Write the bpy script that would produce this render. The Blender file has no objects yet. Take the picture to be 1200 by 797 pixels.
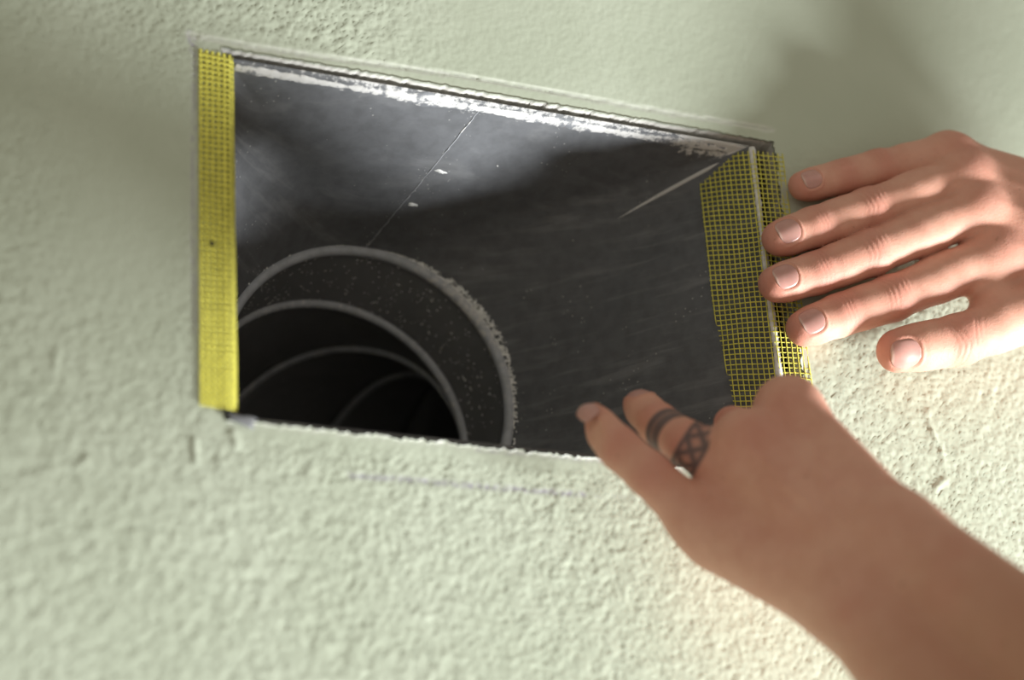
import bpy, math, random
import numpy as np

random.seed(4)
rng = np.random.default_rng(11)
scene = bpy.context.scene
col = scene.collection
MM = 0.001
ZC = 2.10                       # height of the vent opening's centre above the floor (m): a register high on the wall

# ------------------------------------------------------------------ camera
# wall frame in mm: X right, Y down, Z into the wall (origin = centre of the vent opening)
FPX = 2600.0
RC = np.array([[0.9152336457559076, 0.06087228282438714, -0.398298805998835],
               [0.11464718097832632, 0.908317986604567, 0.40226167988555483],
               [0.3862685562792714, -0.4138272591243519, 0.8243443467602322]])
TC = np.array([7.105050361263772, -29.773134271165304, 925.6950319509036])
HOLE_W, HOLE_H = 256.0, 165.4
CAMW = -RC.T @ TC               # camera centre, wall frame


def w2b(p):                     # wall frame -> working frame (mm): x right, y into wall, z up
    p = np.asarray(p, float)
    return np.stack([p[..., 0], p[..., 2], -p[..., 1]], -1)


def P(u, v, h=0.0):             # photo pixel + height above the wall (mm) -> working frame
    d = RC.T @ np.array([(u - 600) / FPX, (v - 398.5) / FPX, 1.0])
    s = (-h - CAMW[2]) / d[2]
    return w2b(CAMW + d * s)


def pix(b):                     # working frame -> photo pixel
    b = np.asarray(b, float)
    q = RC @ np.array([b[0], -b[2], b[1]]) + TC
    return q[:2] / q[2] * FPX + np.array([600, 398.5])


def world(b):                   # working frame mm -> metres in the scene
    b = np.asarray(b, float) * MM
    return b + np.array([0, 0, ZC])


from mathutils import Matrix, Vector
cam_data = bpy.data.cameras.new('camera')
cam = bpy.data.objects.new('camera', cam_data)
col.objects.link(cam)
right, down, fwd = w2b(RC[0]), w2b(RC[1]), w2b(RC[2])
cp = world(w2b(CAMW))
cam.matrix_world = Matrix(((right[0], -down[0], -fwd[0], cp[0]),
                           (right[1], -down[1], -fwd[1], cp[1]),
                           (right[2], -down[2], -fwd[2], cp[2]),
                           (0, 0, 0, 1)))
cam_data.sensor_width = 36.0
cam_data.lens = FPX * 36.0 / 1200.0
cam_data.clip_start = 0.02
cam_data.clip_end = 50
cam_data.dof.use_dof = True
foc = P(880, 330, 6)
cam_data.dof.focus_distance = float(RC[2] @ np.array([foc[0], -foc[2], foc[1]]) + TC[2]) * MM
cam_data.dof.aperture_fstop = 3.7
scene.camera = cam

# ------------------------------------------------------------------ light
wd = bpy.data.worlds.new('room_light')
scene.world = wd
wd.use_nodes = True
bg = wd.node_tree.nodes['Background']
bg.inputs[0].default_value = (1.0, 0.93, 0.78, 1)
bg.inputs[1].default_value = 0.40


def area(name, loc, target, size, power, color):
    l = bpy.data.lights.new(name, 'AREA')
    l.shape = 'DISK'
    l.size = size
    l.energy = power
    l.color = color
    o = bpy.data.objects.new(name, l)
    col.objects.link(o)
    o.location = world(loc)
    d = Vector(world(target)) - o.location
    o.rotation_euler = d.to_track_quat('-Z', 'Y').to_euler()
    return o


area('window_right_offscreen', (1500, -540, -1180), (0, 0, 0), 0.40, 114.0, (0.97, 1.0, 1.0))

vs = scene.view_settings
vs.view_transform = 'Standard'
vs.look = 'None'
vs.exposure = 0.0
vs.gamma = 1.0
vs.use_curve_mapping = False


# ------------------------------------------------------------------ helpers
def tag(o, label=None, cat=None, group=None, kind=None):
    if label: o['label'] = label
    if cat: o['category'] = cat
    if group: o['group'] = group
    if kind: o['kind'] = kind
    return o


def mesh_obj(name, verts, faces, mat, parent=None, smooth=True, origin=None):
    """verts in the working frame (mm, numpy); faces list or (n,3|4) array"""
    verts = np.asarray(verts, float)
    o0 = np.zeros(3) if origin is None else np.asarray(origin, float)
    if parent is not None:
        o0 = np.asarray(parent['_o'] if '_o' in parent else (0, 0, 0), float)
    me = bpy.data.meshes.new(name)
    v = (verts - o0) * MM
    if isinstance(faces, np.ndarray):
        n, k = faces.shape
        me.vertices.add(len(v))
        me.vertices.foreach_set('co', v.astype(np.float32).ravel())
        me.loops.add(n * k)
        me.loops.foreach_set('vertex_index', faces.astype(np.int32).ravel())
        me.polygons.add(n)
        me.polygons.foreach_set('loop_start', np.arange(0, n * k, k, dtype=np.int32))
        me.update(calc_edges=True)
    else:
        me.from_pydata([tuple(x) for x in v], [], [tuple(f) for f in faces])
    me.validate()
    me.polygons.foreach_set('use_smooth', np.full(len(me.polygons), smooth))
    me.update()
    if mat: me.materials.append(mat)
    o = bpy.data.objects.new(name, me)
    col.objects.link(o)
    if parent is not None:
        o.parent = parent
    else:
        o.location = world(o0)
        o['_o'] = [float(x) for x in o0]
    return o


def empty(name, at):
    o = bpy.data.objects.new(name, None)
    o.empty_display_size = 0.02
    col.objects.link(o)
    o.location = world(at)
    o['_o'] = [float(x) for x in at]
    return o


def attr(o, name, data):
    a = o.data.attributes.new(name, 'FLOAT', 'POINT')
    a.data.foreach_set('value', np.asarray(data, np.float32))


class NT:                       # tiny node-tree writer
    def __init__(self, name):
        self.m = bpy.data.materials.new(name)
        self.m.use_nodes = True
        self.t = self.m.node_tree
        self.b = self.t.nodes['Principled BSDF']

    def n(self, typ, ins=None, **kw):
        nd = self.t.nodes.new(typ)
        for k, v in kw.items(): setattr(nd, k, v)
        for k, v in (ins or {}).items(): self.set(nd, k, v)
        return nd

    def set(self, nd, k, v):
        s = nd.inputs[k]
        if hasattr(v, 'links') or isinstance(v, bpy.types.NodeSocket): self.t.links.new(v, s)
        else: s.default_value = v

    def p(self, **kw):
        for k, v in kw.items(): self.set(self.b, k.replace('_', ' '), v)

    def math(self, op, a, b=0.0, c=0.0, clamp=False):
        nd = self.n('ShaderNodeMath', operation=op, use_clamp=clamp)
        self.set(nd, 0, a); self.set(nd, 1, b); self.set(nd, 2, c)
        return nd.outputs[0]

    def mix(self, f, a, b):
        nd = self.n('ShaderNodeMix', data_type='RGBA')
        self.set(nd, 0, f)
        self.set(nd, 6, a); self.set(nd, 7, b)
        return nd.outputs[2]

    def noise(self, vec, scale, detail=4.0, rough=.55, dist=0.0):
        nd = self.n('ShaderNodeTexNoise', {'Scale': scale, 'Detail': detail, 'Roughness': rough, 'Distortion': dist})
        if vec is not None: self.set(nd, 'Vector', vec)
        return nd.outputs['Fac']

    def ramp(self, x, lo, hi, a=0.0, b=1.0):
        nd = self.n('ShaderNodeMapRange', {'From Min': lo, 'From Max': hi, 'To Min': a, 'To Max': b}, interpolation_type='SMOOTHSTEP')
        self.set(nd, 'Value', x)
        return nd.outputs[0]

    def coord(self):
        return self.n('ShaderNodeTexCoord').outputs['Object']

    def attr(self, name):
        return self.n('ShaderNodeAttribute', attribute_name=name).outputs['Fac']

    def bump(self, h, strength, dist):
        nd = self.n('ShaderNodeBump', {'Strength': strength, 'Distance': dist})
        self.set(nd, 'Height', h)
        self.set(self.b, 'Normal', nd.outputs[0])


# ------------------------------------------------------------------ materials
def mat_wall():
    t = NT('painted_wall_texture')
    c = t.coord()
    n1 = t.noise(c, 260, 3)
    n2 = t.noise(c, 14, 3)
    base = t.mix(t.ramp(n2, .35, .68), (0.50, 0.545, 0.43, 1), (0.54, 0.585, 0.47, 1))
    mark = t.attr('pencil')
    brk = t.ramp(t.noise(c, 420, 4), .36, .58)
    base = t.mix(t.math('MULTIPLY', mark, brk), base, (0.33, 0.30, 0.38, 1))
    base = t.mix(t.attr('chalk'), base, (0.80, 0.80, 0.74, 1))
    base = t.mix(t.attr('gypsum'), base, (0.62, 0.60, 0.56, 1))
    t.p(Base_Color=base, Roughness=0.5)
    t.b.inputs['Specular IOR Level'].default_value = 0.35
    t.bump(n1, 0.16, 0.0006)
    return t.m


def mat_metal(name, dark=.05, dusty=.17, rough=.55, metallic=.35):
    t = NT(name)
    c = t.coord()
    n1 = t.noise(c, 22, 5, .6, .6)
    n2 = t.noise(c, 160, 4, .6)
    st = t.n('ShaderNodeMapping', {'Scale': (24, 24, 210)})
    t.set(st, 'Vector', c)
    n3 = t.noise(st.outputs[0], 1.0, 4, .6, .4)
    d = t.attr('dust')
    base = t.mix(t.ramp(n1, .34, .70), (dark, dark, dark * 1.02, 1), (dark * 1.3, dark * 1.3, dark * 1.33, 1))
    base = t.mix(t.math('MULTIPLY', t.ramp(n3, .48, .75), .16), base, (dusty, dusty, dusty, 1))
    soft = t.math('MULTIPLY', d, t.ramp(n2, .25, .70, .68, 1.0))
    base = t.mix(t.math('MULTIPLY', soft, .75), base, (dusty * 1.27, dusty * 1.32, dusty * 1.45, 1))
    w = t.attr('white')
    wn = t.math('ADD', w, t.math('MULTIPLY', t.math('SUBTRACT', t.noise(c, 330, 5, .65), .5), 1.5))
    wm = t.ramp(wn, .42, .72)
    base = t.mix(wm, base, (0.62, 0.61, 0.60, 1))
    sp = t.n('ShaderNodeTexVoronoi', {'Scale': 330.0}, feature='F1')
    t.set(sp, 'Vector', c)
    spk = t.math('MULTIPLY', t.ramp(sp.outputs['Distance'], .10, .19, 1, 0), t.math('GREATER_THAN', t.noise(c, 47, 3), .57))
    base = t.mix(t.math('MULTIPLY', spk, .55), base, (0.42, 0.42, 0.41, 1))
    t.p(Base_Color=base, Roughness=t.math('ADD', t.math('MULTIPLY', wm, .35), rough), Metallic=t.math('MULTIPLY', t.math('SUBTRACT', 1.0, wm), metallic))
    t.bump(n2, 0.12, 0.0004)
    return t.m


def mat_plain(name, color, rough=.6, spec=.4, scale=120, var=.18, bump=.1, dist=.0004, metallic=0.0):
    t = NT(name)
    c = t.coord()
    n = t.noise(c, scale, 4)
    a = tuple(x * (1 - var) for x in color) + (1,)
    b = tuple(min(1, x * (1 + var)) for x in color) + (1,)
    t.p(Base_Color=t.mix(t.ramp(n, .3, .7), a, b), Roughness=rough, Metallic=metallic)
    t.b.inputs['Specular IOR Level'].default_value = spec
    t.bump(n, bump, dist)
    return t.m


def mat_skin():
    t = NT('skin')
    c = t.coord()
    n1 = t.noise(c, 90, 4, .6)
    n2 = t.noise(c, 700, 3, .6)
    vo = t.n('ShaderNodeTexVoronoi', {'Scale': 950.0}, feature='DISTANCE_TO_EDGE')
    t.set(vo, 'Vector', c)
    base = t.mix(t.ramp(n1, .3, .7), (0.67, 0.345, 0.25, 1), (0.72, 0.39, 0.29, 1))
    base = t.mix(t.math('MULTIPLY', t.attr('tan'), .75), base, (0.44, 0.22, 0.135, 1))
    blot = t.ramp(t.noise(c, 38, 4, .6), .45, .72)
    base = t.mix(t.math('MULTIPLY', blot, .35), base, (0.56, 0.22, 0.16, 1))
    base = t.mix(t.math('MULTIPLY', t.attr('red'), .62), base, (0.58, 0.22, 0.165, 1))
    sp = t.ramp(t.noise(c, 230, 2, .5), .70, .76)
    base = t.mix(t.math('MULTIPLY', sp, .35), base, (0.33, 0.16, 0.10, 1))
    base = t.mix(t.math('MULTIPLY', t.attr('ink'), .88), base, (0.06, 0.065, 0.075, 1))
    t.p(Base_Color=base, Roughness=0.58)
    t.b.inputs['Specular IOR Level'].default_value = 0.32
    t.b.inputs['Subsurface Weight'].default_value = 0.12
    t.b.inputs['Subsurface Radius'].default_value = (1.0, 0.35, 0.2)
    t.b.inputs['Subsurface Scale'].default_value = 0.0025
    h = t.math('ADD', t.math('MULTIPLY', vo.outputs['Distance'], .8), n2)
    t.bump(h, 0.32, 0.0004)
    return t.m


def mat_nail():
    t = NT('fingernail')
    c = t.coord()
    e = t.attr('free_edge')
    base = t.mix(t.ramp(t.noise(c, 200, 3), .3, .7), (0.54, 0.28, 0.24, 1), (0.58, 0.32, 0.275, 1))
    base = t.mix(t.math('MULTIPLY', e, .6), base, (0.66, 0.50, 0.42, 1))
    t.p(Base_Color=base, Roughness=0.33)
    t.b.inputs['Specular IOR Level'].default_value = 0.5
    t.b.inputs['Subsurface Weight'].default_value = 0.1
    t.b.inputs['Subsurface Scale'].default_value = 0.001
    return t.m


M_WALL = mat_wall()
M_BOOT = mat_metal('dusty_galvanised_sheet', .036, .50, .72, .08)
M_ELBOW = mat_metal('dark_galvanised_elbow', .12, .24, .6, .2)
M_BEAD = mat_metal('worn_bead_metal', .13, .46, .6, .15)
M_CAVITY = mat_plain('stud_wood', (.24, .16, .095), .9, .1)
M_PLASTER = mat_plain('white_joint_compound', (.66, .65, .63), .85, .2, 300, .14, .35, .0008)
M_SMEAR = mat_metal('smeared_compound', .05, .3, .75, .05)
M_FLAKE = mat_plain('pale_plaster_flake', (.80, .80, .79), .7, .3, 300, .12, .3, .0006)
M_YARN = mat_plain('yellow_fibreglass_yarn', (.76, .71, .12), .55, .35, 400, .14)
M_DARK = mat_plain('dark_speck', (.03, .03, .02), .7)
M_SKIN = mat_skin()
M_NAIL = mat_nail()

# ------------------------------------------------------------------ wall with the cut opening
HX0, HX1, HZ0, HZ1 = -132.0, 128.0, -82.7, 82.7     # opening in the working frame (x, z up)


def fnoise(nx, nz, step, lo, hi, seed):             # band-passed gaussian noise, wavelengths lo..hi mm
    r = np.random.default_rng(seed)
    f = np.fft.rfft2(r.standard_normal((nx, nz)))
    kx = np.fft.fftfreq(nx, step)[:, None]
    kz = np.fft.rfftfreq(nz, step)[None, :]
    k = np.hypot(kx, kz) + 1e-9
    f *= np.exp(-(k * lo) ** 2 * .5) * (1 - np.exp(-(k * hi) ** 2 * .5))
    a = np.fft.irfft2(f, (nx, nz))
    return a / a.std()


def sstep(x, a, b):
    t = np.clip((x - a) / (b - a), 0, 1)
    return t * t * (3 - 2 * t)


def seg_dist(x, z, a, b):
    d = b - a
    L2 = d @ d
    t = np.clip(((x - a[0]) * d[0] + (z - a[1]) * d[1]) / L2, 0, 1)
    return np.hypot(x - a[0] - t * d[0], z - a[1] - t * d[1]), t


def build_wall():
    st = 1.05
    def axis(a, b, e0, e1):
        core0 = np.linspace(a, e0, int(round((e0 - a) / st)) + 1)
        core1 = np.linspace(e0, e1, int(round((e1 - e0) / st)) + 1)
        core2 = np.linspace(e1, b, int(round((b - e1) / st)) + 1)
        far = np.linspace(0, 1, 13)[1:] ** 2 * 1100              # plain wall further out
        i0, i1 = 12 + len(core0) - 1, 12 + len(core0) + len(core1) - 2
        return np.r_[a - far[::-1], core0, core1[1:], core2[1:], b + far], i0, i1
    xs, ix0, ix1 = axis(-410, 440, HX0, HX1)
    zs, iz0, iz1 = axis(-350, 310, HZ0, HZ1)
    nx, nz = len(xs), len(zs)
    X, Z = np.meshgrid(xs, zs, indexing='ij')
    # orange-peel / knock-down relief
    a = fnoise(nx, nz, st, 1.7, 3.2, 1)
    b = fnoise(nx, nz, st, 2.6, 7.0, 2)
    c = fnoise(nx, nz, st, 8, 40, 3)
    rel = np.tanh((a * .75 + b * .6 + .1) * 1.0) * .20 + .05 * a + .08 * c
    amp = np.ones_like(rel)
    # sanded / skimmed patches: above the opening and left of it, and a margin around the cut
    top = sstep(Z, HZ1 - 20, HZ1 + 12) * sstep(X, -95, -10)
    left = np.exp(-(((X + 172) / 34) ** 2 + ((Z + 8) / 48) ** 2))
    amp *= 1 - .78 * top
    amp *= 1 - .72 * np.clip(left * 1.15, 0, 1)
    ed = np.maximum(np.maximum(HX0 - X, X - HX1), np.maximum(HZ0 - Z, Z - HZ1))
    amp *= .12 + .88 * sstep(ed, .5, 10)
    rel = rel * amp
    pencil = np.zeros_like(rel)
    chalk = np.zeros_like(rel)
    def line(pts, w, depth, pen, ch=0.0, wob=.4):
        nonlocal rel
        for (p0, p1) in zip(pts[:-1], pts[1:]):
            A, B = P(*p0)[[0, 2]], P(*p1)[[0, 2]]
            d, t = seg_dist(X + wob * c * .5, Z + wob * c * .5, A, B)
            g = np.exp(-(d / w) ** 2)
            rel -= depth * g
            np.maximum(pencil, pen * g, out=pencil)
            np.maximum(chalk, ch * np.exp(-((d - w * 1.3) / w) ** 2) * (d > 0), out=chalk)
    line([(222, 41), (300, 55), (560, 92), (760, 128), (905, 152)], .7, .35, .25, .45)
    line([(286, 56), (520, 85), (700, 117)], .6, .15, .20, .15)
    line([(228, 44), (226, 200), (228, 390)], .75, .12, .62, .10)
    line([(222, 38), (226, 60)], 1.1, .1, .8)
    line([(410, 557), (520, 566), (600, 573), (684, 580)], 1.0, .10, .95)
    line([(684, 580), (760, 585)], .5, .08, .2)
    line([(560, 527), (640, 534), (712, 541)], .9, .12, .5)
    # raised plaster drips
    def ridge(pts, w, hgt):
        nonlocal rel
        for (p0, p1) in zip(pts[:-1], pts[1:]):
            A, B = P(*p0)[[0, 2]], P(*p1)[[0, 2]]
            d, t = seg_dist(X, Z, A, B)
            rel += hgt * np.exp(-(d / w) ** 2)
    ridge([(1086, 484), (1092, 505), (1104, 530), (1106, 545)], 1.2, .5)
    ridge([(1096, 572), (1108, 562)], 1.2, .5)
    ridge([(228, 515), (229, 542)], 1.0, .7)
    ridge([(273, 508), (277, 522)], 1.6, .8)
    ridge([(64, 432), (67, 410)], .9, .5)
    ridge([(90, 548), (101, 540), (102, 520)], 1.0, .4)
    ridge([(10, 560), (60, 552), (96, 545)], 1.2, .12)
    # frayed lip along the lower and upper cuts
    e_low = np.exp(-((Z - HZ0) / 1.6) ** 2) * (X > HX0) * (X < HX1)
    chalk = np.maximum(chalk, e_low * .75 * sstep(a, -.6, .6))
    e_up = np.exp(-((Z - HZ1) / 1.4) ** 2) * (X > HX0 - 2) * (X < HX1)
    chalk = np.maximum(chalk, e_up * .15 * sstep(a, -.2, .8))
    Y = -rel                                        # relief stands out towards the room (-y)
    # slightly ragged cut: only the boundary rows move
    wob = fnoise(nx, nz, st, 3, 30, 9)
    Zr, Xr = Z.copy(), X.copy()
    for k, wgt in ((0, 1.0), (1, .7), (2, .35)):
        Zr[:, iz0 - k] += .45 * wob[:, iz0] * wgt
        Zr[:, iz1 + k] += .18 * wob[:, iz1] * wgt
        Xr[ix0 - k, :] += .4 * wob[ix0, :] * wgt
        Xr[ix1 + k, :] += .4 * wob[ix1, :] * wgt
    verts = np.stack([Xr, Y, Zr], -1).reshape(-1, 3)
    idx = np.arange(nx * nz).reshape(nx, nz)
    keep = np.ones((nx - 1, nz - 1), bool)
    keep[ix0:ix1, iz0:iz1] = False
    q = np.stack([idx[:-1, :-1], idx[1:, :-1], idx[1:, 1:], idx[:-1, 1:]], -1)[keep]
    # thickness: returns of the cut and a back face at 12.7 mm
    extra, fq = [], []
    loop = [(i, iz0) for i in range(ix0, ix1)] + [(ix1, j) for j in range(iz0, iz1)] + \
           [(i, iz1) for i in range(ix1, ix0, -1)] + [(ix0, j) for j in range(iz1, iz0, -1)]
    base = len(verts)
    depths = (2.0, 6.0, 12.7)
    n = len(loop)
    lv = np.array([verts[idx[i, j]] for i, j in loop])
    cen = np.array([(HX0 + HX1) / 2, 0, 0])
    for d in depths:
        r = np.random.default_rng(int(d * 10)).normal(0, .25, (n, 1))
        v = lv.copy()
        v[:, 1] = d
        v += r * np.sign(v - cen) * np.array([1, 0, 1])
        extra.append(v)
    rings = [np.array([idx[i, j] for i, j in loop])] + [base + k * n + np.arange(n) for k in range(3)]
    for r0, r1 in zip(rings[:-1], rings[1:]):
        fq.append(np.stack([r0, r1, np.roll(r1, -1), np.roll(r0, -1)], -1))
    verts2 = np.vstack([verts] + extra)
    faces = np.vstack([q] + fq)
    # outer border back to 12.7 mm and the back sheet
    oc = [idx[0, 0], idx[-1, 0], idx[-1, -1], idx[0, -1]]
    o = mesh_obj('wall_front', verts2, faces, M_WALL, origin=(0, 0, 0))
    ne = len(verts2) - len(verts)
    attr(o, 'pencil', np.r_[pencil.ravel(), np.zeros(ne)])
    attr(o, 'chalk', np.r_[chalk.ravel(), np.zeros(ne)])
    attr(o, 'gypsum', np.r_[np.zeros(len(verts)), np.ones(ne)])
    tag(o, 'pale green orange-peel textured wall with a rectangular vent opening cut in it', 'wall', kind='structure')
    return o


wall = build_wall()


def build_cavity():             # stud bay behind the wallboard: closed, dark
    x0, x1, y0, y1, z0, z1 = -330, 345, 12.7, 420, -270, 225
    v = [(x0, y0, z0), (x1, y0, z0), (x1, y0, z1), (x0, y0, z1), (x0, y1, z0), (x1, y1, z0), (x1, y1, z1), (x0, y1, z1)]
    t = 20
    w = [(x0 - t, 1, z0 - t), (x1 + t, 1, z0 - t), (x1 + t, 1, z1 + t), (x0 - t, 1, z1 + t),
         (x0 - t, y1 + t, z0 - t), (x1 + t, y1 + t, z0 - t), (x1 + t, y1 + t, z1 + t), (x0 - t, y1 + t, z1 + t)]
    f = [(0, 4, 5, 1), (1, 5, 6, 2), (2, 6, 7, 3), (3, 7, 4, 0), (4, 7, 6, 5)]
    g = [(8, 9, 13, 12), (9, 10, 14, 13), (10, 11, 15, 14), (11, 8, 12, 15), (12, 13, 14, 15)]
    r = [(0, 1, 9, 8), (1, 2, 10, 9), (2, 3, 11, 10), (3, 0, 8, 11)]
    o = mesh_obj('wall_back', np.array(v + w, float), f + g + r, M_CAVITY, smooth=False, origin=(0, 0, 0))
    tag(o, 'wooden stud bay behind the cut wallboard', 'wall', kind='structure')


build_cavity()

# ------------------------------------------------------------------ duct boot and elbow
BX0, BX1, BZ0, BZ1, BY = -129.0, 116.5, -80.5, 80.0, 2.5     # boot mouth (x, z up), depth of its lip


def frame_ring(c, n, up, rad, N=96):
    n = n / np.linalg.norm(n)
    e1 = np.cross(up, n); e1 /= np.linalg.norm(e1)
    e2 = np.cross(n, e1)
    a = np.linspace(0, 2 * np.pi, N, endpoint=False)
    return c + rad * (np.cos(a)[:, None] * e1 + np.sin(a)[:, None] * e2)


def strip(rings, close=True):
    N = len(rings[0])
    v = np.vstack(rings)
    f = []
    for k in range(len(rings) - 1):
        i = np.arange(N if close else N - 1)
        j = (i + 1) % N
        f.append(np.stack([k * N + i, k * N + j, (k + 1) * N + j, (k + 1) * N + i], -1))
    return v, np.vstack(f)


duct = empty('air_duct', (0, BY, -80))
tag(duct, 'dark dusty sheet-metal air duct boot with a round ribbed elbow inside the wall opening', 'air duct')

C1 = w2b((-33.5, 14.5, 105.0)); R1 = 69.5
C2 = w2b((-41.6, 27.0, 135.0)); R2 = 67.5


def boot_pairs():
    cor = [(BX1, BZ1), (BX0, BZ1), (BX0, BZ0), (BX1, BZ0)]
    pr = []
    for k in range(4):
        A, B = np.array(cor[k]), np.array(cor[(k + 1) % 4])
        for t in np.linspace(0, 1, 22, endpoint=False):          # corner arc
            th = (k + t) * np.pi / 2
            pr.append((A, th))
        for t in np.linspace(0, 1, 26, endpoint=False):          # flat side
            pr.append((A + (B - A) * t, (k + 1) * np.pi / 2))
    return pr


def boot_point(rect, th, v):
    c = C1 + R1 * np.array([math.cos(th), 0, math.sin(th)])
    r = np.array([rect[0], BY, rect[1]])
    p = r + (c - r) * v
    w = math.sin(math.pi * v)                                    # light denting of the sheet
    return p + w * np.array([0, .9 * math.sin(p[0] * .05 + p[2] * .07), .5 * math.sin(p[0] * .09)])


def build_boot():
    pr = boot_pairs()
    vv = np.r_[np.linspace(0, .12, 7), np.linspace(.12, 1, 26)[1:]]
    rings = [np.array([boot_point(r, th, v) for r, th in pr]) for v in vv]
    v, f = strip(rings)
    o = mesh_obj('boot_body', v, f[:, ::-1], M_BOOT, duct)
    m = o.modifiers.new('sheet', 'SOLIDIFY'); m.thickness = .0006; m.offset = -1
    # heavy white compound along the top lip
    n = len(pr)
    V = np.repeat(vv, n)
    th = np.tile([p[1] for p in pr], len(vv))
    rx = v[:, 0]
    topface = (np.abs(((th - np.pi / 2 + np.pi) % (2 * np.pi)) - np.pi) < .55) & (v[:, 2] > 0)
    white = topface * np.clip(.62 - V / .22, 0, 1) * (.55 + .45 * sstep(rx, -120, -60))
    white += (np.hypot(v[:, 0] - BX1, v[:, 2] - BZ1) < 34) * np.clip(.62 - V * 3.2, 0, 1) * topface
    dust = np.full(len(v), .2)                                   # even film of dust
    attr(o, 'white', np.clip(white, 0, 1))
    attr(o, 'dust', dust)


def tube(path, rad, N=8, closed=False, taper=None):
    path = np.asarray(path, float)
    n = len(path)
    tg = np.roll(path, -1, 0) - np.roll(path, 1, 0) if closed else np.gradient(path, axis=0)
    tg /= np.linalg.norm(tg, axis=1)[:, None]
    up = np.array([0.31, .2, .93])
    s = np.cross(tg, up); s /= np.linalg.norm(s, axis=1)[:, None]
    w = np.cross(tg, s)
    a = np.linspace(0, 2 * np.pi, N, endpoint=False)
    rr = np.broadcast_to(np.asarray(rad if taper is None else rad * taper, float), (n,))
    v = path[:, None, :] + rr[:, None, None] * (np.cos(a)[None, :, None] * s[:, None, :] + np.sin(a)[None, :, None] * w[:, None, :])
    idx = np.arange(n * N).reshape(n, N)
    i2 = np.roll(idx, -1, 0) if closed else idx[1:]
    i1 = idx if closed else idx[:-1]
    f = np.stack([i1, np.roll(i1, -1, 1), np.roll(i2, -1, 1), i2], -1).reshape(-1, 4)
    return v.reshape(-1, 3), f


def metal_part(name, v, f, m, parent=duct, white=0.0, dust=.3, solid=0):
    o = mesh_obj(name, v, f, m, parent)
    attr(o, 'white', np.broadcast_to(white, (len(v),)))
    attr(o, 'dust', np.broadcast_to(dust, (len(v),)))
    if solid:
        md = o.modifiers.new('sheet', 'SOLIDIFY'); md.thickness = solid * MM; md.offset = 0
    return o


def build_elbow():
    up = np.array([0, 0, 1.0])
    n1 = np.array([0, 1.0, 0])
    # rings of the elbow: it turns to the right behind the wall
    rings = [(C1, n1, R1), (C2, n1, R2)]
    piv = C2 + np.array([math.cos(.088), 0, -math.sin(.088)]) * (R2 + 2.5)
    ax = np.cross(n1, (piv - C2) / np.linalg.norm(piv - C2))
    for a in (.66, 1.25, 1.62):
        Rm = np.array(Matrix.Rotation(a, 3, Vector(ax)))
        rings.append((piv + Rm @ (C2 - piv), Rm @ n1, R2))
    end = rings[-1]
    rings.append((end[0] + end[1] / np.linalg.norm(end[1]) * 95, end[1], R2))
    pts = [frame_ring(c, n, up, r) for c, n, r in rings]
    for k in range(len(pts) - 1):
        sub = [pts[k] * (1 - t) + pts[k + 1] * t for t in np.linspace(0, 1, 9)]
        v, f = strip(sub)
        V = np.repeat(np.linspace(0, 1, 9), len(pts[0]))
        metal_part('elbow_gore', v, f, M_ELBOW, white=.08, dust=.14, solid=.6)
    # rolled beads where the gores lock together
    wr = [2.9, 2.3, 2.0, 1.7]
    for k in range(4):
        c, n, r = rings[k]
        v, f = tube(frame_ring(c, n, up, r - .3, 128), wr[k], 10, True)
        a = np.arctan2(v[:, 2] - c[2], v[:, 0] - c[0])
        if k == 0:
            wh = .22 + .40 * np.exp(-((a - .75) / .6) ** 2)
            du = 1.0
        else:
            wh = .40
            du = .9
        metal_part('elbow_bead', v, f, M_BEAD, white=wh, dust=du)
    # close the far end of the pipe
    c, n, r = rings[-1]
    v = np.vstack([pts[-1], c])
    f = [(i, (i + 1) % 96, 96) for i in range(96)]
    metal_part('pipe_cap', v, f, M_ELBOW, white=.08, dust=.14)


build_boot()
build_elbow()


def on_top(fx, v):              # point on the flat top panel: fx along the mouth 0..1 (left to right)
    return boot_point((BX0 + (BX1 - BX0) * fx, BZ1), np.pi / 2, v)


# lapped seam across the top panel
def build_seam():
    A, B = P(551, 128, -4), None
    t0 = 0.47
    pts = np.array([on_top(t0, v) for v in np.linspace(.03, .985, 50)])
    pts += rng.normal(0, .12, pts.shape)
    pts[:, 2] -= .38
    v, f = tube(pts, .45, 6)
    metal_part('lap_seam', v, f, M_BEAD, white=np.repeat(np.clip(rng.normal(.12, .32, 50), 0, .9), 6), dust=.6)


build_seam()


def build_fold():               # worn fold between top and right panels, its bright highlight painted on in white
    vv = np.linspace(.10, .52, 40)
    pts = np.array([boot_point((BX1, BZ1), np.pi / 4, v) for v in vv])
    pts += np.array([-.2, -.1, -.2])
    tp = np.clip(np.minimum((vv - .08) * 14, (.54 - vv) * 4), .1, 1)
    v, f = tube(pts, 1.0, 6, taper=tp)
    metal_part('worn_fold_highlight', v, f, M_BEAD, white=np.repeat(np.clip(1.25 - (vv - .15) * 2.2, 0, 1.0), 6), dust=1.0)


build_fold()


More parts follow.
